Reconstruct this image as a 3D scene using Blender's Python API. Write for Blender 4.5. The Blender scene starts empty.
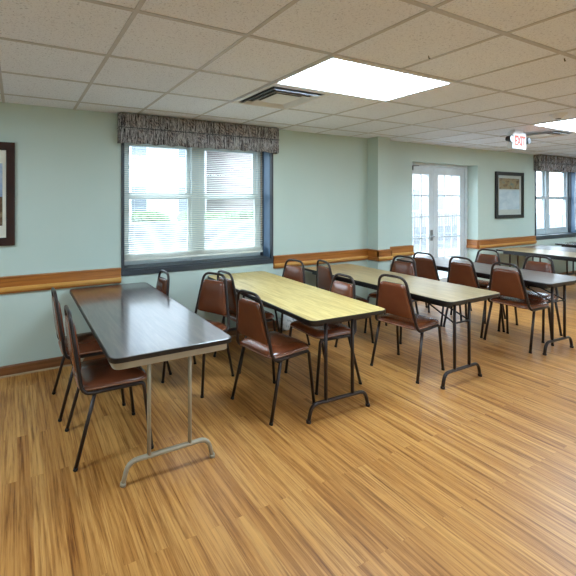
import bpy, bmesh, math, random
from mathutils import Vector, Matrix
random.seed(7)
S = bpy.context.scene
COL = S.collection
R = math.radians

# ------------------------------------------------------------------ materials
def lin(c):
    return tuple(((x/255)/12.92 if x/255 <= .04045 else ((x/255+.055)/1.055)**2.4) for x in c)
def srgb(r, g, b): return (*lin((r, g, b)), 1)

class NT:
    def __init__(s, name):
        s.m = bpy.data.materials.new(name); s.m.use_nodes = True
        s.t = s.m.node_tree; s.b = s.t.nodes['Principled BSDF']; s.out = s.t.nodes['Material Output']
    def n(s, typ, **kw):
        nd = s.t.nodes.new(typ)
        for k, v in kw.items():
            if hasattr(nd, k): setattr(nd, k, v)
            else: nd.inputs[k].default_value = v
        return nd
    def l(s, a, b): s.t.links.new(a, b)
    def coord(s, scale=(1, 1, 1), rot=(0, 0, 0), kind='Object'):
        tc = s.n('ShaderNodeTexCoord'); mp = s.n('ShaderNodeMapping')
        mp.inputs['Scale'].default_value = scale; mp.inputs['Rotation'].default_value = rot
        s.l(tc.outputs[kind], mp.inputs['Vector']); return mp.outputs['Vector']
    def noise(s, vec, scale=5, detail=3, rough=.5, dist=0):
        nd = s.n('ShaderNodeTexNoise'); nd.inputs['Scale'].default_value = scale
        nd.inputs['Detail'].default_value = detail; nd.inputs['Roughness'].default_value = rough
        nd.inputs['Distortion'].default_value = dist
        s.l(vec, nd.inputs['Vector']); return nd.outputs['Fac']
    def ramp(s, fac, stops, interp='LINEAR'):
        nd = s.n('ShaderNodeValToRGB'); cr = nd.color_ramp; cr.interpolation = interp
        while len(cr.elements) < len(stops): cr.elements.new(.5)
        for e, (p, c) in zip(cr.elements, stops): e.position = p; e.color = c
        s.l(fac, nd.inputs['Fac']); return nd.outputs['Color']
    def mix(s, a, b, fac=.5, mode='MIX'):
        nd = s.n('ShaderNodeMix', data_type='RGBA', blend_type=mode)
        for v, i in ((fac, 0), (a, 6), (b, 7)):
            if hasattr(v, 'is_output'): s.l(v, nd.inputs[i])
            else: nd.inputs[i].default_value = v
        return nd.outputs[2]
    def bump(s, h, strength=.2, dist=.002):
        nd = s.n('ShaderNodeBump'); nd.inputs['Strength'].default_value = strength
        nd.inputs['Distance'].default_value = dist
        s.l(h, nd.inputs['Height']); s.l(nd.outputs['Normal'], s.b.inputs['Normal'])
    def set(s, **kw):
        for k, v in kw.items():
            k = k.replace('_', ' ')
            if hasattr(v, 'is_output'): s.l(v, s.b.inputs[k])
            else: s.b.inputs[k].default_value = v
        return s.m

def plain(name, rgb, rough=.5, metal=0, var=.06, scale=9, spec=.5, coat=0):
    t = NT(name); v = t.coord()
    n = t.noise(v, scale, 4)
    c = srgb(*rgb)
    lo = tuple(x*(1-var) for x in c[:3])+(1,); hi = tuple(min(1, x*(1+var)) for x in c[:3])+(1,)
    return t.set(Base_Color=t.ramp(n, [(.3, lo), (.7, hi)]), Roughness=rough, Metallic=metal,
                 Specular_IOR_Level=spec, Coat_Weight=coat)

def make_wall():
    t = NT('sage_paint'); v = t.coord()
    n = t.noise(v, 1.2, 3); f = t.noise(v, 220, 2)
    t.bump(f, .08, .001)
    return t.set(Base_Color=t.ramp(n, [(.3, srgb(188, 203, 193)), (.7, srgb(193, 207, 198))]), Roughness=.55, Specular_IOR_Level=.3)
def make_ceiling():
    t = NT('fissured_tile'); v = t.coord()
    f = t.noise(v, 95, 4, .68, .6); g = t.noise(v, 1.3, 2)
    c = t.ramp(f, [(.33, srgb(186, 194, 210)), (.45, srgb(232, 240, 253)), (1, srgb(236, 244, 255))])
    c2 = t.mix(c, t.ramp(g, [(.35, (.975, .97, .97, 1)), (.65, (1, 1, 1, 1))]), 1, 'MULTIPLY')
    t.bump(f, .5, .004)
    return t.set(Base_Color=c2, Roughness=.9, Specular_IOR_Level=.1)
def make_floor():
    t = NT('oak_laminate')
    vb = t.coord((1, 1, 1), (0, 0, R(90)))
    br = t.n('ShaderNodeTexBrick'); br.offset = .37; br.offset_frequency = 2
    for k, x in dict(Scale=1, **{'Mortar Size': .0008, 'Brick Width': 1.2, 'Row Height': .07, 'Bias': 0.0}).items(): br.inputs[k].default_value = x
    br.inputs['Color1'].default_value = (0, 0, 0, 1); br.inputs['Color2'].default_value = (1, 1, 1, 1)
    br.inputs['Mortar'].default_value = (.15, .15, .15, 1)
    t.l(vb, br.inputs['Vector'])
    base = t.ramp(br.outputs['Color'], [(0, srgb(184, 128, 66)), (.5, srgb(193, 138, 75)), (1, srgb(201, 148, 84))])
    # shift the grain from board to board
    tc = t.n('ShaderNodeTexCoord'); add = t.n('ShaderNodeVectorMath', operation='ADD')
    sc = t.n('ShaderNodeVectorMath', operation='SCALE'); sc.inputs['Scale'].default_value = 7.0
    t.l(br.outputs['Color'], sc.inputs[0]); t.l(tc.outputs['Object'], add.inputs[0]); t.l(sc.outputs[0], add.inputs[1])
    def mapped(s):
        mp = t.n('ShaderNodeMapping'); mp.inputs['Scale'].default_value = s; t.l(add.outputs[0], mp.inputs['Vector']); return mp.outputs['Vector']
    fine = t.noise(mapped((70, 2.0, 1)), 1, 8, .7, .25)
    streak = t.noise(mapped((30, 1.3, 1)), 1, 7, .68, .5)
    c = t.mix(base, t.ramp(fine, [(.33, (.34, .25, .18, 1)), (.43, (.74, .66, .56, 1)), (.52, (1, 1, 1, 1)), (.7, (1.16, 1.16, 1.12, 1))]), .85, 'MULTIPLY')
    c = t.mix(c, t.ramp(streak, [(.32, (.42, .31, .22, 1)), (.44, (.8, .72, .62, 1)), (.53, (1, 1, 1, 1)), (.75, (1.14, 1.12, 1.06, 1))]), .9, 'MULTIPLY')
    broad = t.noise(mapped((7, .55, 1)), 1, 3, .55, .3)
    c = t.mix(c, t.ramp(broad, [(.34, (.7, .6, .5, 1)), (.5, (1, 1, 1, 1)), (.7, (1.06, 1.06, 1.04, 1))]), .5, 'MULTIPLY')
    t.bump(fine, .06, .001)
    return t.set(Base_Color=c, Roughness=t.ramp(fine, [(.2, (.42,)*3+(1,)), (.8, (.32,)*3+(1,))]), Specular_IOR_Level=.4)
def make_wood(name, dark, mid, light, axis='X', rough=.35, k=1):
    t = NT(name)
    s = {'X': (1.5, 40, 40), 'Y': (40, 1.5, 40), 'Z': (40, 40, 1.5)}[axis]
    v = t.coord(tuple(a*k for a in s)); n = t.noise(v, 1, 5, .6, .7)
    return t.set(Base_Color=t.ramp(n, [(.28, srgb(*dark)), (.5, srgb(*mid)), (.72, srgb(*light))]), Roughness=rough)
def make_laminate(name, dark, mid, light, rough=.2, coat=0):
    t = NT(name)
    v = t.coord((26, 2.4, 26)); w = t.coord((120, 9, 120))
    n = t.noise(v, 1, 5, .6, 1.2); f = t.noise(w, 1, 3, .6)
    c = t.ramp(n, [(.3, srgb(*dark)), (.5, srgb(*mid)), (.7, srgb(*light))])
    c = t.mix(c, t.ramp(f, [(.3, (.72, .7, .68, 1)), (.6, (1, 1, 1, 1))]), .7, 'MULTIPLY')
    return t.set(Base_Color=c, Roughness=rough, Specular_IOR_Level=.8, Coat_Weight=coat, Coat_Roughness=.14, Coat_IOR=1.75)
def make_vinyl(name, a, b, rough=.24):
    t = NT(name); v = t.coord()
    n = t.noise(v, 5, 3); f = t.noise(v, 260, 2)
    t.bump(f, .12, .001)
    return t.set(Base_Color=t.ramp(n, [(.3, srgb(*a)), (.7, srgb(*b))]), Roughness=rough, Specular_IOR_Level=.75)
def make_valance(name, tint):
    t = NT(name)
    v = t.coord((42, 42, 3.5)); n = t.noise(v, 1, 6, .75, .2)
    w = t.coord((9, 9, 9)); k = t.noise(w, 1, 2)
    z = t.n('ShaderNodeTexWave', wave_type='BANDS', bands_direction='DIAGONAL')
    z.inputs['Scale'].default_value = 16; z.inputs['Distortion'].default_value = 5
    t.l(t.coord((1, 1, 1)), z.inputs['Vector'])
    c = t.ramp(n, [(.36, srgb(20, 18, 22)), (.44, srgb(78, 76, 80)), (.5, srgb(206, 204, 204)), (.55, srgb(50, 44, 48)), (.68, srgb(*tint))])
    c = t.mix(c, t.ramp(z.outputs['Color'], [(.35, srgb(52, 40, 46)), (.7, srgb(170, 156, 148))]), t.ramp(k, [(.5, (0, 0, 0, 1)), (.6, (.55, .55, .55, 1))]))
    return t.set(Base_Color=c, Roughness=.9, Specular_IOR_Level=.15)
def make_glass():
    t = NT('window_glass'); tr = t.n('ShaderNodeBsdfTransparent'); gl = t.n('ShaderNodeBsdfGlossy')
    gl.inputs['Roughness'].default_value = .02; tr.inputs['Color'].default_value = (.96, .985, .98, 1)
    lw = t.n('ShaderNodeLayerWeight'); lw.inputs['Blend'].default_value = .2
    fr = t.n('ShaderNodeMath', operation='MULTIPLY'); fr.inputs[1].default_value = .4; t.l(lw.outputs['Facing'], fr.inputs[0])
    mx = t.n('ShaderNodeMixShader'); t.l(fr.outputs[0], mx.inputs[0]); t.l(tr.outputs[0], mx.inputs[1]); t.l(gl.outputs[0], mx.inputs[2])
    t.l(mx.outputs[0], t.out.inputs['Surface']); return t.m
def make_emit(name, col, strength):
    t = NT(name); return t.set(Base_Color=(.6, .6, .6, 1), Emission_Color=col, Emission_Strength=strength)
def make_brick(name, a, b, mortar):
    t = NT(name); br = t.n('ShaderNodeTexBrick')
    br.inputs['Color1'].default_value = srgb(*a); br.inputs['Color2'].default_value = srgb(*b); br.inputs['Mortar'].default_value = srgb(*mortar)
    br.inputs['Scale'].default_value = 1; br.inputs['Brick Width'].default_value = .4; br.inputs['Row Height'].default_value = .16; br.inputs['Mortar Size'].default_value = .015
    t.l(t.coord((1, 1, 1), (R(90), 0, 0)), br.inputs['Vector'])
    return t.set(Base_Color=br.outputs['Color'], Roughness=.9)
def make_picture(name, stops, scale):
    t = NT(name); n = t.noise(t.coord(scale), 1, 5, .6, .4)
    return t.set(Base_Color=t.ramp(n, stops), Roughness=.25)

M = dict(
    wall=make_wall(), ceiling=make_ceiling(), floor=make_floor(), glass=make_glass(),
    tbar=plain('grid_metal', (186, 188, 194), .5), white=plain('white_paint', (222, 222, 222), .4),
    rail=make_wood('honey_oak', (128, 72, 26), (164, 98, 38), (186, 118, 52)),
    rail_y=make_wood('honey_oak_return', (128, 72, 26), (164, 98, 38), (186, 118, 52), 'Y'),
    bead=make_wood('pale_oak', (176, 116, 48), (202, 146, 70), (214, 162, 84)),
    base=make_wood('brown_oak', (100, 60, 34), (128, 80, 46), (146, 96, 58)),
    shoe=make_wood('pale_shoe_mould', (150, 122, 92), (172, 144, 112), (182, 156, 124)),
    frame=plain('bronze_tube', (44, 31, 27), .35, .2), vinyl=make_vinyl('brown_vinyl', (98, 50, 29), (112, 60, 35)),
    vinyl_dark=make_vinyl('dark_brown_vinyl', (74, 46, 36), (86, 54, 42)),
    seat_rim=plain('tan_rim', (150, 104, 80), .4), rubber=plain('black_rubber', (26, 24, 24), .6),
    edge=plain('black_edge_band', (24, 20, 20), .35), beige=plain('beige_steel', (168, 156, 134), .4, .1),
    walnut=make_laminate('walnut_laminate', (58, 44, 40), (80, 62, 56), (98, 80, 72), .3, 1),
    oak=make_laminate('oak_laminate_top', (176, 146, 80), (206, 178, 108), (222, 198, 132), .36),
    tan=make_laminate('tan_laminate_top', (160, 134, 88), (182, 156, 108), (198, 174, 128), .32),
    greybrown=make_laminate('greybrown_laminate', (82, 70, 64), (106, 94, 86), (126, 114, 104), .36),
    val=make_valance('valance_cloth', (140, 136, 134)), val2=make_valance('valance_cloth_brown', (136, 100, 62)),
    casing=plain('slate_casing', (52, 58, 64), .4), reveal=plain('slate_blue_lining', (92, 116, 142), .4),
    vinylframe=plain('window_vinyl', (196, 206, 210), .35), slat=plain('blind_slat', (226, 226, 216), .35),
    door=plain('door_paint', (206, 212, 216), .35), metal=plain('brushed_metal', (150, 150, 150), .3, .8),
    darkmetal=plain('dark_metal', (70, 70, 72), .35, .7), vent=plain('vent_metal', (214, 216, 220), .35), black=plain('vent_dark', (34, 34, 38), .6),
    diffuser=make_emit('light_diffuser', (.64, .835, 1.0, 1), 25.0), plastic=plain('white_plastic', (226, 228, 230), .4),
    signface=make_emit('sign_face', (1, .88, .78, 1), .08), red=NT('sign_red').set(Base_Color=srgb(206, 60, 28), Emission_Color=(1, .1, .03, 1), Emission_Strength=.12), lens=plain('lamp_lens', (120, 122, 126), .15),
    pframe=plain('dark_mahogany', (52, 30, 26), .25), bframe=plain('black_lacquer', (32, 27, 27), .25), mat=plain('cream_mat', (226, 222, 206), .6), mat2=plain('grey_mat', (176, 180, 172), .6),
    art_a=make_picture('art_meadow', [(.3, srgb(70, 56, 44)), (.5, srgb(150, 130, 96)), (.7, srgb(96, 116, 110))], (6, 6, 14)),
    art_b=make_picture('art_pale_sheet', [(.3, srgb(168, 188, 200)), (.6, srgb(196, 210, 216)), (.8, srgb(210, 220, 222))], (4, 4, 9)),
    art_c=make_picture('art_river', [(.3, srgb(96, 116, 150)), (.5, srgb(150, 166, 190)), (.7, srgb(196, 200, 204))], (5, 5, 7)),
    art_d=make_picture('art_bank', [(.3, srgb(48, 34, 26)), (.5, srgb(94, 72, 52)), (.7, srgb(140, 120, 92))], (8, 8, 10)),
    bag=make_picture('bag_film', [(.36, srgb(120, 132, 140)), (.46, srgb(214, 220, 222)), (.7, srgb(232, 234, 234))], (22, 22, 22)),
    stone=make_picture('rubble_stone', [(.35, srgb(74, 78, 80)), (.5, srgb(104, 108, 108)), (.65, srgb(128, 130, 130))], (3, 3, 5)), asphalt=plain('asphalt', (92, 94, 96), .9, 0, .35, 2), ground=plain('outside_paving', (140, 144, 142), .9), grass=plain('outside_lawn', (150, 172, 130), .9),
    brick=make_brick('pale_brick', (156, 144, 140), (144, 134, 130), (116, 112, 110)), siding=plain('pale_siding', (160, 160, 160), .8),
    pane=plain('dark_pane', (96, 104, 112), .15), leaf=plain('hedge_leaf', (62, 92, 44), .8, 0, .3, 20), bark=plain('bark', (90, 76, 64), .9),
    roof=plain('roof_slate', (120, 118, 120), .8), iron=plain('iron_railing', (120, 122, 126), .5),
)

# ------------------------------------------------------------------ mesh helpers
def link(name, bm, mat, parent=None, smooth=False, loc=None):
    me = bpy.data.meshes.new(name); bmesh.ops.recalc_face_normals(bm, faces=bm.faces); bm.to_mesh(me); bm.free()
    for m in (mat if isinstance(mat, (list, tuple)) else [mat]): me.materials.append(m)
    if smooth:
        for p in me.polygons: p.use_smooth = True
    o = bpy.data.objects.new(name, me); COL.objects.link(o)
    if parent: o.parent = parent
    if loc: o.location = loc
    return o
def empty(name, loc=(0, 0, 0), rz=0):
    o = bpy.data.objects.new(name, None); COL.objects.link(o); o.location = loc; o.rotation_euler = (0, 0, rz); o.empty_display_size = .1
    return o
def tag(o, label=None, cat=None, group=None, kind=None):
    for k, v in (('label', label), ('category', cat), ('group', group), ('kind', kind)):
        if v: o[k] = v
    return o
def box(bm, x0, x1, y0, y1, z0, z1, bev=0):
    r = bmesh.ops.create_cube(bm, size=1, matrix=Matrix.Translation(((x0+x1)/2, (y0+y1)/2, (z0+z1)/2)) @ Matrix.Diagonal((x1-x0, y1-y0, z1-z0, 1)))
    if bev:
        es = list({e for v in r['verts'] for e in v.link_edges})
        bmesh.ops.bevel(bm, geom=es, offset=bev, segments=2, affect='EDGES', profile=.6)
    return bm
def B(x0, x1, y0, y1, z0, z1, bev=0): return box(bmesh.new(), x0, x1, y0, y1, z0, z1, bev)
def fillet(pts, rad, n=5):
    out = [Vector(pts[0])]
    for i in range(1, len(pts)-1):
        a, b, c = (Vector(p) for p in pts[i-1:i+2])
        r = rad[i] if isinstance(rad, (list, tuple)) else rad
        u, w = (a-b), (c-b); lu, lw = u.length, w.length
        d = min(r, lu*.49, lw*.49)
        p, q = b+u/lu*d, b+w/lw*d
        if r <= 0: out.append(b); continue
        for k in range(n+1):
            t = k/n; out.append((1-t)**2*p+2*t*(1-t)*b+t*t*q)
    out.append(Vector(pts[-1])); return out
def tube(bm, pts, r, seg=8, closed=False):
    pts = [Vector(p) for p in pts]; n = len(pts); rings = []; up = None
    for i in range(n):
        if closed: d = (pts[(i+1) % n]-pts[i-1]).normalized()
        else: d = (pts[min(i+1, n-1)]-pts[max(i-1, 0)]).normalized()
        if up is None:
            up = Vector((0, 0, 1)) if abs(d.z) < .9 else Vector((1, 0, 0))
        up = (up-d*up.dot(d)).normalized(); sd = d.cross(up)
        rr = r[i] if isinstance(r, list) else r
        rings.append([bm.verts.new(pts[i]+(up*math.cos(2*math.pi*k/seg)+sd*math.sin(2*math.pi*k/seg))*rr) for k in range(seg)])
    m = n if closed else n-1
    for i in range(m):
        a, b = rings[i], rings[(i+1) % n]
        for k in range(seg): bm.faces.new((a[k], a[(k+1) % seg], b[(k+1) % seg], b[k]))
    if not closed: bm.faces.new(rings[0][::-1]); bm.faces.new(rings[-1])
    return bm
def T(pts, r, rad=0, seg=8): return tube(bmesh.new(), fillet(pts, rad) if rad else pts, r, seg)
def rrect(w, h, r, n=5, w2=None):
    """rounded outline, w at the low end, w2 at the high end, centred on x, from 0 to h in y"""
    w2 = w if w2 is None else w2
    c = [(-w/2, 0), (w/2, 0), (w2/2, h), (-w2/2, h)]; out = []
    for i in range(4):
        a, b, d = Vector(c[i-1]), Vector(c[i]), Vector(c[(i+1) % 4])
        p, q = b+(a-b).normalized()*r, b+(d-b).normalized()*r
        for k in range(n+1):
            t = k/n; out.append((1-t)**2*p+2*t*(1-t)*b+t*t*q)
    return out
def pad(outline, prof, fn):
    """closed cushion: outline (2D) shrunk by inset and set at height for every (inset, height) of prof; fn maps (a,b,h) to 3D"""
    bm = bmesh.new(); cx = sum(p[0] for p in outline)/len(outline); cy = sum(p[1] for p in outline)/len(outline)
    hw = max(abs(p[0]-cx) for p in outline); hh = max(abs(p[1]-cy) for p in outline); rings = []
    for ins, h in prof:
        rings.append([bm.verts.new(fn(cx+(p[0]-cx)*(1-ins/hw), cy+(p[1]-cy)*(1-ins/hh), h)) for p in outline])
    n = len(outline)
    for a, b in zip(rings, rings[1:]):
        for k in range(n): bm.faces.new((a[k], a[(k+1) % n], b[(k+1) % n], b[k]))
    bm.faces.new(rings[0][::-1]); bm.faces.new(rings[-1]); return bm
def sheet(xs, zs, holes, y0, y1, to3=lambda x, y, z: (x, y, z)):
    """a slab between y0 and y1 with rectangular holes, one connected mesh"""
    bm = bmesh.new(); V = {}
    def v(i, k, f):
        if (i, k, f) not in V: V[i, k, f] = bm.verts.new(to3(xs[i], (y0, y1)[f], zs[k]))
        return V[i, k, f]
    def solid(i, k):
        if not (0 <= i < len(xs)-1 and 0 <= k < len(zs)-1): return False
        x, z = (xs[i]+xs[i+1])/2, (zs[k]+zs[k+1])/2
        return not any(a < x < b and c < z < d for a, b, c, d in holes)
    for i in range(len(xs)-1):
        for k in range(len(zs)-1):
            if not solid(i, k): continue
            for f in (0, 1): bm.faces.new((v(i, k, f), v(i+1, k, f), v(i+1, k+1, f), v(i, k+1, f)))
            for (di, dk, a, b) in ((-1, 0, (i, k), (i, k+1)), (1, 0, (i+1, k), (i+1, k+1)), (0, -1, (i, k), (i+1, k)), (0, 1, (i, k+1), (i+1, k+1))):
                if not solid(i+di, k+dk): bm.faces.new((v(*a, 0), v(*b, 0), v(*b, 1), v(*a, 1)))
    return bm
def ring(x0, x1, z0, z1, w, y0, y1, wb=None, wt=None):
    wb = w if wb is None else wb; wt = w if wt is None else wt
    return sheet([x0, x0+w, x1-w, x1], [z0, z0+wb, z1-wt, z1], [(x0+w, x1-w, z0+wb, z1-wt)], y0, y1)
def prism_x(prof, x0, x1):
    """profile of (y,z) points swept along x"""
    bm = bmesh.new(); a = [bm.verts.new((x0, y, z)) for y, z in prof]; b = [bm.verts.new((x1, y, z)) for y, z in prof]; n = len(prof)
    for k in range(n): bm.faces.new((a[k], a[(k+1) % n], b[(k+1) % n], b[k]))
    bm.faces.new(a[::-1]); bm.faces.new(b); return bm
def disc(bm, c, r, z0, z1, seg=20, r2=None):
    r2 = r if r2 is None else r2; cx, cy = c
    a = [bm.verts.new((cx+r*math.cos(2*math.pi*k/seg), cy+r*math.sin(2*math.pi*k/seg), z0)) for k in range(seg)]
    b = [bm.verts.new((cx+r2*math.cos(2*math.pi*k/seg), cy+r2*math.sin(2*math.pi*k/seg), z1)) for k in range(seg)]
    for k in range(seg): bm.faces.new((a[k], a[(k+1) % seg], b[(k+1) % seg], b[k]))
    bm.faces.new(a[::-1]); bm.faces.new(b); return bm
def copy_tree(o, parent=None):
    c = o.copy(); COL.objects.link(c)
    if parent: c.parent = parent
    for ch in list(o.children): copy_tree(ch, c)
    return c

# ------------------------------------------------------------------ room
W = 3.875; H = 2.476; XL, XR, YB = -2.6, 13.2, -4.2
WX0, WX1, WZ0, WZ1 = .985, 2.832, .86, 2.32          # left window opening
VX0, VX1 = 9.10, 10.95                                # far window opening
DX0, DX1, DZ = 5.47, 7.19, 2.195                      # french door alcove
st = lambda name, bm, m, **k: tag(link(name, bm, m, **k), kind='structure')
st('floor', B(XL-.1, XR+.1, YB-.1, W+.32, -.1, 0), M['floor'])
G0x, G0y, TT = .5, 2.951, .6096
st('ceiling', B(XL-.1, XR+.1, YB-.1, W+.32, H, H+.1), M['ceiling'])
bm = bmesh.new()
k = math.floor((XL-G0x)/TT)+1
while G0x+k*TT < XR: x = G0x+k*TT; box(bm, x-.012, x+.012, YB, W, H-.0035, H+.002); k += 1
k = math.floor((YB-G0y)/TT)+1
while G0y+k*TT < W: y = G0y+k*TT; box(bm, XL, XR, y-.012, y+.012, H-.004, H+.002); k += 1
st('trim_1', bm, M['tbar'])
st('wall_back', sheet([XL-.1, WX0, WX1, DX0, DX1, VX0, VX1, XR+.1], [0, WZ0, DZ, WZ1, H],
   [(WX0, WX1, WZ0, WZ1), (DX0, DX1, 0, DZ), (VX0, VX1, WZ0, WZ1)], W, W+.3), M['wall'])
st('wall_left', B(XL-.1, XL, YB, W, 0, H), M['wall'])
st('wall_right', B(XR, XR+.1, YB, W, 0, H), M['wall'])
st('wall_front', B(XL-.1, XR+.1, YB-.1, YB, 0, H), M['wall'])
PX0, PX1, PY = 4.505, 4.745, 3.70
st('wall_pilaster', B(PX0, PX1, PY, W, 0, H), M['wall'])
# wooden chair rail: flat board above, rounded bead below
def railprof(y): return [(y, .748), (y-.022, .75), (y-.03, .762), (y-.03, .79), (y-.02, .802), (y-.02, .882), (y-.026, .888), (y-.026, .9), (y, .905)]
def beadprof(y): return [(y-.018, .768), (y-.03, .768), (y-.036, .776), (y-.038, .788), (y-.036, .8), (y-.03, .808), (y-.018, .808)]
ti = [1]
def rail(x0, x1, y=W):
    ti[0] += 1; o = st('trim_%d' % ti[0], prism_x(railprof(y), x0, x1), M['rail'])
    b = link('bead', prism_x(beadprof(y), x0, x1), M['bead'], o); return o
def rail_y(xf, y0, y1, sgn):
    ti[0] += 1
    pr = [(xf-sgn*(W-y), z) for y, z in railprof(W)]
    bm = bmesh.new(); a = [bm.verts.new((x, y0, z)) for x, z in pr]; b = [bm.verts.new((x, y1, z)) for x, z in pr]; n = len(pr)
    for k in range(n): bm.faces.new((a[k], a[(k+1) % n], b[(k+1) % n], b[k]))
    bm.faces.new(a[::-1]); bm.faces.new(b)
    return st('trim_%d' % ti[0], bm, M['rail_y'])
rail(XL, WX0-.03); rail(WX1+.03, PX0); rail_y(PX0, PY-.02, W, 1); rail(PX0-.02, PX1+.02, PY); rail_y(PX1, PY-.02, W, -1)
rail(PX1, DX0); rail(DX1, VX0-.03); rail_y(DX1, W, W+.18, 1); rail(VX1+.03, XR)
# baseboards
def base(name, x0, x1, y=W):
    o = st(name, prism_x([(y, 0), (y-.015, 0), (y-.015, .085), (y-.009, .095), (y, .097)], x0, x1), M['base'])
    link('shoe_moulding', prism_x([(y-.014, 0), (y-.026, 0), (y-.024, .009), (y-.014, .014)], x0, x1), M['shoe'], o)
base('baseboard_left', XL, PX0); base('baseboard_pilaster', PX0-.015, PX1+.015, PY); base('baseboard_middle', PX1, DX0); base('baseboard_right', DX1, XR)

# ------------------------------------------------------------------ windows
def window(name, X0):
    L = lambda x: X0+x
    wd = 1.847
    root = tag(empty(name, (X0, W, WZ0)), kind='structure')
    inv = Matrix.Translation((-X0, -W, -WZ0))
    def part(n, bm, m, par=root):
        if par is root: bmesh.ops.transform(bm, matrix=inv, verts=bm.verts)
        else: bmesh.ops.transform(bm, matrix=inv, verts=bm.verts)
        return link(n, bm, m, par)
    part('casing', ring(L(-.024), L(wd+.024), WZ0-.045, WZ1+.03, .03, W-.012, W+.02, .055), M['casing'])
    part('jamb_lining', ring(L(0), L(wd), WZ0, WZ1, .012, W+.02, W+.29), M['reveal'])
    part('sill', B(L(.012), L(wd-.012), W+.0, W+.28, WZ0+.006, WZ0+.03, .004), M['casing'])
    y0, y1 = W+.19, W+.26
    for xa in (.012, wd-.03): part('jamb_strip', B(L(xa), L(xa+.018), W+.145, W+.19, WZ0+.03, WZ1-.012), M['casing'])  # dark upright strip at each jamb, between blind and frame
    part('frame', ring(L(.012), L(wd-.012), WZ0+.03, WZ1-.012, .06, y0, y1), M['vinylframe'])
    part('mullion', B(L(.85), L(.988), y0-.01, y1, WZ0+.03, WZ1-.012), M['vinylframe'])
    for a, b in ((.072, .85), (.988, wd-.072)):
        for z0, z1, dy in ((WZ0+.09, 1.675, -.005), (1.605, WZ1-.072, .022)):
            s = part('sash', ring(L(a), L(b), z0, z1, .05 if dy > 0 else .04, y0+.01+dy, y0+.035+dy, .06, .06), M['vinylframe'])
            part('pane', B(L(a+.035), L(b-.035), y0+.02+dy, y0+.024+dy, z0+.05, z1-.05), M['glass'], s)
    return root
window('window_1', WX0); window('window_2', VX0)
# venetian blind in the left window
bl = tag(empty('venetian_blind', (WX0+.03, W+.13, WZ0)), 'white venetian blind let down with open slats in the left window', 'blind')
o = -Vector((WX0+.03, W+.13, WZ0))
def bpart(n, bm, m):
    bmesh.ops.translate(bm, vec=o, verts=bm.verts); return link(n, bm, m, bl)
bx0, bx1, by = WX0+.03, WX1-.045, W+.13
bm = bmesh.new(); zb = .945; z = zb+.075
while z < 2.26:
    d, hh = .0125, .0035
    v = [bm.verts.new(p) for p in ((bx0, by-d, z-hh), (bx1, by-d, z-hh), (bx1, by, z+.0012), (bx0, by, z+.0012), (bx1, by+d, z+hh), (bx0, by+d, z+hh))]
    bm.faces.new((v[0], v[1], v[2], v[3])); bm.faces.new((v[3], v[2], v[4], v[5])); z += .0225
sl = bpart('slats', bm, M['slat']); tag(sl, kind='stuff')
sm = sl.modifiers.new('thick', 'SOLIDIFY'); sm.thickness = .001
bm = bmesh.new()
for i in range(7): box(bm, bx0, bx1, by-.0125, by+.0125, zb+.022+i*.0065, zb+.0245+i*.0065)
tag(bpart('stacked_slats', bm, M['slat']), kind='stuff')
bpart('bottom_rail', B(bx0, bx1, by-.014, by+.014, zb-.004, zb+.018, .003), M['slat'])
bpart('headrail', B(bx0, bx1, by-.02, by+.02, 2.265, 2.305), M['slat'])
for x in (bx0+.12, (bx0+bx1)/2, bx1-.12): bpart('ladder_cord', T([(x, by-.014, zb), (x, by-.014, 2.27)], .0012, 0, 5), M['slat'])
bpart('tilt_wand', T([(bx1-.03, by-.03, 1.1), (bx1-.03, by-.025, 2.27)], .004, 0, 6), M['shoe'])
# cord hanging in the far window
cd = link('blind_cord', T([(VX1-.012-.03, W+.05, 2.3), (VX1-.075, W+.06, 1.7), (VX1-.05, W+.06, 1.1), (VX1-.045, W+.06, .95)], .006, .3, 6), M['white'])
tag(cd, 'white pull cord hanging down the blue side of the far right window', 'cord')
# valances: gathered cloth with a stitched rod pocket
def valance(name, x0, x1, mat, label, dep=.115):
    bm = bmesh.new(); z0, z1 = 2.166, 2.466
    path = []; n1, n2 = 8, 150
    for i in range(n1): path.append((x0, W-dep*i/n1, (-1, 0)))
    for i in range(n2+1): path.append((x0+(x1-x0)*i/n2, W-dep, (0, -1)))
    for i in range(n1): path.append((x1, W-dep+dep*(i+1)/n1, (1, 0)))
    zz = [0, .05, .1, .14, .152, .164, .176, .2, .25, .28, .3]
    rnd = [random.uniform(-1, 1) for _ in path]
    rows = []
    for j, dz in enumerate(zz):
        pinch = -.008 if .145 < dz < .17 else 0
        amp = .0015 if .145 < dz < .17 else .006
        row = []
        for i, (x, y, nn) in enumerate(path):
            off = pinch+amp*math.sin(i*1.35+.4*math.sin(i*.31))+.002*rnd[i]
            row.append(bm.verts.new((x+nn[0]*off, min(W-.001, y+nn[1]*off), z0+dz+(.006*math.sin(i*.45+1)*(1 if j == 0 else 0)))))
        rows.append(row)
    for a, b in zip(rows, rows[1:]):
        for i in range(len(path)-1): bm.faces.new((a[i], a[i+1], b[i+1], b[i]))
    ob = tag(link(name, bm, mat, smooth=True), label, 'valance')
    s = ob.modifiers.new('thick', 'SOLIDIFY'); s.thickness = .004
    link('stitched_seam', tube(bmesh.new(), [(x+a*.004, y+b*.004, z0+.157) for x, y, (a, b) in path], .004, 6), M['casing'], ob)
    link('pelmet_board', B(x0+.012, x1-.012, W-dep+.012, W-.002, z1-.03, z1-.012), M['shoe'], ob)
    return ob
valance('window_valance', .925, 2.865, M['val'], 'gathered grey brown patterned valance above the left window')
valance('window_valance', 9.03, 11.02, M['val2'], 'brown patterned valance above the far right window')

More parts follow.
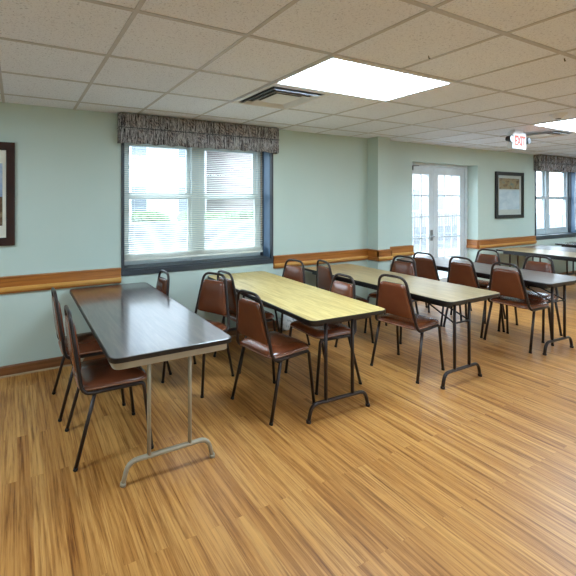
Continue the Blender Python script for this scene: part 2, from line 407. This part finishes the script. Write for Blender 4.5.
# ------------------------------------------------------------------ french doors
DY = W+.17
dr = tag(empty('door_1', (0, 0, 0)), kind='structure')
link('door_frame', sheet([DX0, DX0+.03, DX1-.065, DX1], [0, DZ-.045, DZ], [(DX0+.03, DX1-.065, -.01, DZ-.045)], DY, DY+.1), M['door'], dr)
mid = 6.275
for (a, b) in ((DX0+.032, mid-.002), (mid+.002, DX1-.067)):
    xs = .118
    z0, z1 = .01, DZ-.05
    gx0, gx1, gz0, gz1 = a+xs, b-xs, .27, 2.02
    leaf = link('door_leaf', sheet([a, gx0, gx1, b], [z0, gz0, gz1, z1], [(gx0, gx1, gz0, gz1)], DY+.02, DY+.062), M['door'], dr)
    link('pane', B(gx0, gx1, DY+.038, DY+.042, gz0, gz1), M['glass'], leaf)
    bm = bmesh.new(); nr = 5
    for i in range(1, nr): z = gz0+(gz1-gz0)*i/nr; box(bm, gx0, gx1, DY+.03, DY+.05, z-.009, z+.009)
    for i in (1, 2): x = gx0+(gx1-gx0)*i/3; box(bm, x-.007, x+.007, DY+.032, DY+.048, gz0, gz1)
    link('muntin_bars', bm, M['door'], leaf)
hx = mid-.055
hb = B(hx-.025, hx+.025, DY+.008, DY+.022, .92, 1.1, .004); hd = link('handle_plate', hb, M['metal'], dr)
link('lever', T([(hx, DY+.015, 1.0), (hx, DY-.04, 1.0), (hx-.1, DY-.045, .995)], .011, .02), M['metal'], hd)
cl = link('door_closer', B(DX0+.04, DX0+.2, DY-.05, DY+.02, DZ-.125, DZ-.055, .006), M['darkmetal'], dr)
link('closer_arm', T([(DX0+.12, DY-.02, DZ-.05), (DX0+.36, DY-.03, DZ-.045), (DX0+.14, DY-.03, DZ-.052)], .009), M['metal'], cl)

# ------------------------------------------------------------------ ceiling things
def ceiling_light(ix, iy, label):
    x0 = G0x+ix*TT; y0 = G0y-iy*TT
    r = tag(empty('ceiling_light', (x0, y0, H)), label, 'ceiling light', 'recessed fluorescent panels')
    link('frame', ring(.0, 2*TT, 0, TT, .03, -.012, .001).copy() if False else sheet([0, .028, 2*TT-.028, 2*TT], [0, .028, TT-.028, TT], [(.028, 2*TT-.028, .028, TT-.028)], -.012, -.0005, lambda a, y, b: (a, b, y)), M['white'], r)
    link('diffuser', B(.026, 2*TT-.026, .026, TT-.026, -.008, -.002), M['diffuser'], r)
    return r
ceiling_light(2, 2, 'large bright rectangular light panel in the middle of the ceiling')
ceiling_light(8, 2, 'bright light panel at the right edge beside the smoke detector')
for ix in (-4, 2, 8, 14):
    for iy in (2, 7, 11):
        if (ix, iy) in ((2, 2), (8, 2), (-4, 7), (-4, 11)): continue
        ceiling_light(ix, iy, 'light panel in the ceiling behind the viewpoint')
def vent(ix, iy, label, wood):
    x0 = G0x+ix*TT; y0 = G0y-iy*TT; c = TT/2
    r = tag(empty('air_vent', (x0+c, y0+c, H)), label, 'air vent')
    link('backing', B(-.27, .27, -.27, .27, -.004, -.0005), M['black'], r)
    sq = lambda h: [(-h, -h), (h, -h), (h, h), (-h, h)]
    def cone(h0, z0, h1, z1, th=.003):
        bm = bmesh.new()
        a = [bm.verts.new((x, y, z0)) for x, y in sq(h0)]; b = [bm.verts.new((x, y, z1)) for x, y in sq(h1)]
        for k in range(4): bm.faces.new((a[k], a[(k+1) % 4], b[(k+1) % 4], b[k]))
        return bm
    link('frame', sheet([-.304, -.262, .262, .304], [-.304, -.262, .262, .304], [(-.262, .262, -.262, .262)], -.014, -.0005, lambda a, y, b: (a, b, y)), M['vent'], r)
    for h0, h1 in ((.238, .212), (.178, .152)):
        o = link('louvre', cone(h0, -.026, h1, -.005), M['vent'], r)
        s = o.modifiers.new('thick', 'SOLIDIFY'); s.thickness = .003
    pl = cone(.128, -.022, .1, -.008); pl.faces.new([v for v in pl.verts if v.co.z < -.02])
    link('centre_pan', pl, M['plastic'], r)
    return r
vent(2, 1, 'square metal air vent left of the big ceiling light', 0)
vent(9, 1, 'dark air vent in the ceiling beside the exit sign', 0)
sd = tag(empty('smoke_detector', (4.98, 1.93, H)), 'round white smoke detector next to the right ceiling light', 'smoke detector')
link('base', disc(bmesh.new(), (0, 0), .07, -.018, -.0005, 24, .072), M['plastic'], sd)
link('sensor', disc(bmesh.new(), (0, 0), .034, -.05, -.018, 20, .056), M['plastic'], sd)
link('led_ring', disc(bmesh.new(), (0, 0), .02, -.056, -.05, 16, .024), M['darkmetal'], sd)
# exit sign
ex = tag(empty('exit_sign', (5.70, 2.62, H)), 'lit white EXIT sign with red letters hanging from the ceiling', 'exit sign')
link('canopy', B(-.1, .1, -.03, .03, -.03, -.0005, .004), M['plastic'], ex)
hs = link('housing', B(-.155, .155, -.03, .03, -.24, -.03, .006), M['plastic'], ex)
link('face', B(-.145, .145, -.034, -.029, -.232, -.038), M['signface'], ex)
fc = bpy.data.curves.new('letters', 'FONT'); fc.body = 'EXIT'; fc.size = .165; fc.align_x = 'CENTER'; fc.extrude = .001; fc.offset = .006
to = bpy.data.objects.new('letters_src', fc); COL.objects.link(to)
bpy.context.view_layer.update()
me = bpy.data.meshes.new_from_object(to.evaluated_get(bpy.context.evaluated_depsgraph_get())); bpy.data.objects.remove(to)
me.materials.clear(); me.materials.append(M['red'])
lo = bpy.data.objects.new('lettering', me); COL.objects.link(lo); lo.parent = ex; lo.location = (0, -.0355, -.195); lo.rotation_euler = (R(90), 0, 0); lo.scale = (.72, 1, 1)
for s in (-1, 1):
    bm = bmesh.new(); disc(bm, (0, 0), .044, -.02, .03, 18, .03)
    bmesh.ops.transform(bm, matrix=Matrix.Translation((s*.2, -.015, -.12)) @ Matrix.Rotation(R(-80), 4, 'X') @ Matrix.Rotation(0, 4, 'Z'), verts=bm.verts)
    lh = link('lamp_head', bm, M['darkmetal'], ex)
    bm = bmesh.new(); disc(bm, (0, 0), .036, .0, .006, 18)
    bmesh.ops.transform(bm, matrix=Matrix.Translation((s*.2, -.038, -.124)) @ Matrix.Rotation(R(90), 4, 'X'), verts=bm.verts)
    link('lens', bm, M['lens'], lh)
    link('lamp_arm', T([(s*.15, 0, -.1), (s*.175, 0, -.1), (s*.2, 0, -.12)], .009), M['plastic'], lh)
for i, (x, y, lb) in enumerate(((3.07, 1.16, 'small dark ceiling hook on the grid bar near the top right'), (2.27, 1.5, 'small dark screw hook in the ceiling tile before the big light'))):
    hk = link('ceiling_hook', T([(x, y, H), (x, y, H-.01), (x+.007, y, H-.018), (x+.013, y, H-.012)], .003, .005), M['darkmetal'])
    tag(hk, lb, 'hook')

# ------------------------------------------------------------------ pictures
def picture(name, x0, x1, z0, z1, label, fm, mm, arts, fw):
    r = tag(empty(name, ((x0+x1)/2, W, z0)), label, 'picture'); w = (x1-x0)/2; h = z1-z0
    link('frame', ring(-w, w, 0, h, fw, -.03, -.001), fm, r)
    link('inner_lip', ring(-w+fw-.012, w-fw+.012, fw-.012, h-fw+.012, .014, -.024, -.006), M['bframe'], r)
    link('mat', B(-w+fw, w-fw, -.012, -.002, fw, h-fw), mm, r)
    for n, a, b, c, d, m in arts: link(n, B(a, b, -.0135, -.0115, c, d), m, r)
    return r
picture('framed_picture', -.80, -.017, 1.184, 2.115, 'dark wood framed picture at the left edge of the photo', M['pframe'], M['mat'],
        [('print', -.28, .29, .44, .74, M['art_c']), ('print', -.28, .29, .18, .44, M['art_d'])], .07)
picture('framed_picture', 7.70, 8.62, 1.262, 2.108, 'black framed picture between the french doors and far window', M['bframe'], M['mat2'],
        [('print', -.34, .33, .535, .73, M['art_a']), ('print', -.34, .33, .16, .515, M['art_b'])], .062)

# ------------------------------------------------------------------ chairs
def make_chair():
    r = empty('stacking_chair'); fr, vy = M['frame'], M['vinyl']
    tr = .0122
    # continuous tube: side rails, uprights and top arch
    up = []
    for s in (1, -1):
        side = [(.15, s*.2, .43), (-.195, s*.2, .43), (-.256, s*.118, .90)]
        up.append(side)
    path = up[0]+up[1][::-1]
    link('back_frame', T(path, tr, [0, .06, .07, .07, .06, 0]), fr, r, True)
    for s in (1, -1):
        lg = link('leg', T([(.13, s*.2, .43), (.185, s*.2, .43), (.235, s*.212, .012)], tr, .06), fr, r, True)
        link('foot_cap', T([(.2345, s*.212, .016), (.2362, s*.2124, 0)], .014), M['rubber'], lg, True)
        lg = link('leg', T([(-.12, s*.2, .425), (-.233, s*.215, .012)], tr), fr, r, True)
        link('foot_cap', T([(-.232, s*.215, .016), (-.2364, s*.2152, 0)], .014), M['rubber'], lg, True)
    for x in (-.1, .12): link('crossbar', T([(x, -.2, .428), (x, .2, .428)], .009), fr, r, True)
    # seat cushion
    ol = rrect(.385, .425, .075, 5, .415)
    prof = [(.03, .438), (.004, .44), (.0, .45), (.0, .458), (.006, .468), (.022, .478), (.06, .485), (.12, .488)]
    st_ = link('seat', pad(ol, prof, lambda a, b, h: (b-.205, -a, h)), vy, r, True)
    pp = [Vector((b-.205, -a, .45)) for a, b in ol]
    link('seat_rim', tube(bmesh.new(), pp, .0055, 6, True), M['seat_rim'], st_, True)  # paler tan ring along the edge of the seat
    # back cushion, tilted with the uprights
    ob = rrect(.342, .30, .04, 5, .232)
    d = Vector((-.061, 0, .47)).normalized(); nrm = Vector((d.z, 0, -d.x)); o0 = Vector((-.195, 0, .43))+d*.112
    prof = [(.03, -.019), (.008, -.016), (0, -.009), (0, .008), (.006, .017), (.03, .025), (.08, .029)]
    bk = link('backrest', pad(ob, prof, lambda a, b, h: o0+d*b+nrm*h+Vector((0, a, 0))), vy, r, True)
    for s in (1, -1):
        for b in (.07, .22):
            p = o0+d*b; hw = .166-.052*b/.3
            link('bracket', T([p+Vector((0, s*(hw-.01), 0)), p+Vector((0, s*(hw+.022), 0))], .006, 0, 6), fr, bk)
    return r
proto = make_chair()
GL = 'brown vinyl stacking chairs'
chairs = [
 (.545, 2.56, 0, 'brown chair nearest on the left side of the dark walnut table, seat in front'),
 (.51, 3.14, 1, 'brown chair behind the nearest one, left side of the walnut table by the wall'),
 (1.455, 3.07, 208, 'brown chair turned at an angle to the right side of the dark walnut table'),
 (1.03, 3.48, 180, 'brown chair against the wall under the window behind the walnut table'),
 (2.06, 3.24, 4, 'brown chair half hidden behind the angled one, far left side of yellow oak table'),
 (1.82, 2.47, 9, 'brown chair nearest on the left side of the yellow oak table, full back seen'),
 (2.46, 2.61, 177, 'brown chair on the near right side of the yellow oak table, seat underneath'),
 (2.63, 3.44, 191, 'brown chair on the far right side of the yellow oak table by the wall'),
 (3.39, 3.26, -12, 'brown chair turned edge-on at the far left side of the tan table'),
 (3.34, 2.42, 8, 'brown chair nearest on the left side of the tan table, seat and back seen'),
 (4.03, 3.10, 189, 'brown chair on the far right side of the tan table below the pilaster'),
 (5.04, 3.25, 3, 'brown chair left of the grey brown table, farthest from the viewer, near the doors'),
 (5.07, 2.785, 0, 'brown chair left of the grey brown table, middle of three in that row'),
 (5.05, 2.31, 0, 'brown chair left of the grey brown table, nearest of its row, seat exposed'),
 (5.67, 3.06, 180, 'brown chair on the far right side of the grey brown table before the picture wall'),
 (5.52, 2.41, 183, 'brown chair on the near right side of the grey brown table, below the window'),
]
for i, (x, y, a, lab) in enumerate(chairs):
    c = proto if i == 0 else copy_tree(proto)
    c.location = (x, y, 0); c.rotation_euler = (0, 0, R(a)); tag(c, lab, 'chair', GL)

# ------------------------------------------------------------------ tables
def make_table(x, y, rz, top, label, leg, apron, braces=False, wd=.75, ln=1.83, fh=.125, ai=.07, fin=.085, fdx=0, fx=.28, px=.128):
    r = tag(empty('folding_table', (x, y, 0), R(rz)), label, 'table', 'folding tables in a row')
    ol = [(a, b-ln/2) for a, b in rrect(wd-.006, ln-.006, .055, 6)]
    t = link('tabletop', pad(ol, [(.003, .718), (0, .72), (0, .7385), (.002, .74)], lambda a, b, h: (a, b, h)), top, r)
    oe = [(a, b-ln/2) for a, b in rrect(wd, ln, .057, 6)]
    bm = bmesh.new(); n = len(oe); rg = []
    for ins, z in ((-.002, .713), (.003, .713), (.003, .7375), (-.002, .7392)):
        rg.append([bm.verts.new((a*(1+2*ins/wd-.0), b*(1+2*ins/ln), z)) for a, b in oe])
    for q in range(4):
        for k in range(n): bm.faces.new((rg[q][k], rg[q][(k+1) % n], rg[(q+1) % 4][(k+1) % n], rg[(q+1) % 4][k]))
    link('edge_band', bm, M['edge'], t)
    def chan(w, l, z0, z1, th):
        o1 = [(a, b-l/2) for a, b in rrect(w, l, .05, 5)]; bm = bmesh.new(); n = len(o1); f = [(1, z0), (1, z1), (1-2*th/w, z1), (1-2*th/w, z0)]
        R4 = [[bm.verts.new((a*s, b*(1-(1-s)*w/l), z)) for a, b in o1] for s, z in f]
        for q in range(4):
            for k in range(n): bm.faces.new((R4[q][k], R4[q][(k+1) % n], R4[(q+1) % 4][(k+1) % n], R4[(q+1) % 4][k]))
        return bm
    link('apron', chan(wd-2*ai, ln-2*ai, .668, .718, .012), apron, r)
    for s in (1, -1):
        ly = s*(ln/2-(fin if s < 0 else .105))
        for sx in (1, -1): link('post', T([(sx*px+fdx, ly, .716), (sx*px+fdx, ly, fh)], .0125), leg, r, True)
        fb = link('foot_bar', T([(-fx+fdx, ly, .01), (-fx+.03+fdx, ly, fh), (fx-.03+fdx, ly, fh), (fx+fdx, ly, .01)], .0135, .09, 10), leg, r, True)
        for sx in (1, -1): link('foot_cap', T([(sx*(fx-.001)+fdx, ly, .02), (sx*fx+fdx, ly, 0)], .017, 0, 10), leg, fb, True)
        link('hinge_plate', B(fdx-.2, fdx+.2, ly-.02, ly+.02, .7, .719, .003), leg, r)
        if braces:
            link('crossbar', T([(-px+fdx, ly, .53), (px+fdx, ly, .53)], .008), leg, r, True)
            for sx in (1, -1): link('brace', T([(sx*px+fdx, ly, .53), (sx*px*.6+fdx, ly-s*.42, .717)], .008), leg, r, True)
    return r
make_table(.832, 2.945, 0, M['walnut'], 'dark walnut folding table on beige legs, first from the left', M['beige'], M['beige'], wd=.76, ln=1.80, ai=.02, fin=.06, fdx=-.02)
make_table(2.275, 2.962, -2.2, M['oak'], 'yellow oak folding table on dark legs, below the window edge', M['frame'], M['frame'], ln=1.785, fin=.04, fdx=-.08, fx=.285)
make_table(3.645, 2.885, 0, M['tan'], 'tan topped folding table on dark braced legs before the pilaster', M['frame'], M['edge'], True, wd=.77, fin=.05, fdx=-.135, fx=.27, px=.105)
make_table(5.30, 2.855, -3, M['greybrown'], 'grey brown folding table before the french doors with dark braced legs', M['frame'], M['edge'], True, fin=.045, fdx=-.11, fx=.255, px=.115)
make_table(7.87, 2.85, 0, M['tan'], 'tan folding table before the black framed picture', M['frame'], M['edge'])
make_table(8.635, 2.85, 0, M['greybrown'], 'dark folding table beyond the last tan one, below the far window', M['frame'], M['edge'])
make_table(9.95, 2.86, 0, M['walnut'], 'farthest dark table at the right edge under the far window', M['frame'], M['edge'], True)

# crumpled white bag on the floor by the wall, seen under the oak table
bm = bmesh.new(); bmesh.ops.create_uvsphere(bm, u_segments=28, v_segments=18, radius=1)
for v in bm.verts:
    n = v.co.normalized(); k = 1+.07*math.sin(7*n.x+3*n.z)+.05*math.sin(11*n.y+2)+random.uniform(-.035, .035)
    v.co = Vector((n.x*.14*k, n.y*.06*k, max(0, .09+n.z*.1*k)))
bg = tag(link('plastic_bag', bm, M['bag'], smooth=True, loc=(3.0, 3.775, 0)), 'crumpled white plastic bag with grey print on the floor under the oak table', 'bag')

# ------------------------------------------------------------------ outside
st('ground', B(-40, 60, W+.32, 70, -.35, -.15), M['asphalt'])
st('pavement', B(-40, 60, W+.32, 8.2, -.16, -.1), M['ground'])
def building(name, x0, x1, y, h, mat, label, cols, rows, z0=1.0, ww=1.0, wh=1.5, dz=2.9):
    r = tag(empty(name, ((x0+x1)/2, y, -.15)), label, 'building'); w = (x1-x0)/2
    link('facade', B(-w, w, 0, 8, 0, h), mat, r); link('roof', B(-w-.4, w+.4, -.4, 8.4, h, h+.4), M['roof'], r)
    for i in range(cols):
        for k in range(rows):
            x = -w+(i+.5)*2*w/cols; z = z0+k*dz
            f = link('window', ring(x-ww/2, x+ww/2, z, z+wh, .09, -.06, .0), M['white'], r)
            link('pane', B(x-ww/2+.09, x+ww/2-.09, -.03, -.01, z+.09, z+wh-.09), M['pane'], f)
    return r
building('street_building', -6, 9.5, 19, 9.2, M['siding'], 'pale apartment building with rows of windows outside the left window', 6, 3)
building('street_building', 11, 32, 16, 8.6, M['brick'], 'pale brick building seen through the right half of the window and the doors', 8, 3)
def hedge(x0, x1, y, h, label):
    bm = bmesh.new(); n = int((x1-x0)/.5)
    for i in range(n*3):
        x = random.uniform(x0, x1); c = Vector((x, y+random.uniform(-.25, .25), h+random.uniform(.0, .18)))
        s = bmesh.ops.create_icosphere(bm, subdivisions=2, radius=random.uniform(.2, .3), matrix=Matrix.Translation(c))
        for v in s['verts']: v.co += Vector((random.uniform(-.05, .05),)*1+(random.uniform(-.05, .05), random.uniform(-.05, .05)))
    for v in bm.verts: v.co.z = max(v.co.z, .722)
    o = link('hedge', bm, M['leaf']); tag(o, label, 'hedge', kind='stuff')
hedge(-2, 10, 15.0, .75, 'low green hedge on the stone wall outside the left window')
gw = link('garden_wall', B(-2.5, 10.5, 14.4, 15.6, -.15, .72, .03), M['stone']); tag(gw, 'pale stone garden wall outside under the low hedge', 'wall')
def railing(x0, x1, y):
    r = tag(empty('iron_fence', ((x0+x1)/2, y, -.15)), 'thin grey railing outside in front of the brick building', 'fence'); w = (x1-x0)/2
    for z in (.25, 1.15): link('rail', B(-w, w, -.02, .02, z, z+.05), M['iron'], r)
    bm = bmesh.new(); x = -w
    while x < w: box(bm, x-.012, x+.012, -.012, .012, .0, 1.2); x += .15
    tag(link('balusters', bm, M['iron'], r), kind='stuff')
railing(9, 22, 10.5)

# ------------------------------------------------------------------ world, camera
wd = bpy.data.worlds.new('sky'); S.world = wd; wd.use_nodes = True
bg_ = wd.node_tree.nodes['Background']; bg_.inputs['Color'].default_value = (.72, .85, 1, 1); bg_.inputs['Strength'].default_value = 9.5
cam = bpy.data.cameras.new('camera'); co = bpy.data.objects.new('camera', cam); COL.objects.link(co)
F, CX, CY, YAW = 381.7, 200.5, 200.2, .448
cam.sensor_width = 36; cam.lens = F*36/576; cam.shift_x = (288-CX)/576; cam.shift_y = (CY-288)/576
cam.clip_start = .05; cam.clip_end = 200
co.location = (0, 0, 1.593); co.rotation_euler = (R(90), 0, -YAW)
S.camera = co
vs = S.view_settings; vs.view_transform = 'Standard'; vs.look = 'None'; vs.gamma = 1; vs.use_curve_mapping = False; vs.exposure = .3
S.cycles.use_denoising = True
S.cycles.max_bounces = 10; S.cycles.diffuse_bounces = 6; S.cycles.transparent_max_bounces = 12; S.cycles.sample_clamp_indirect = 6
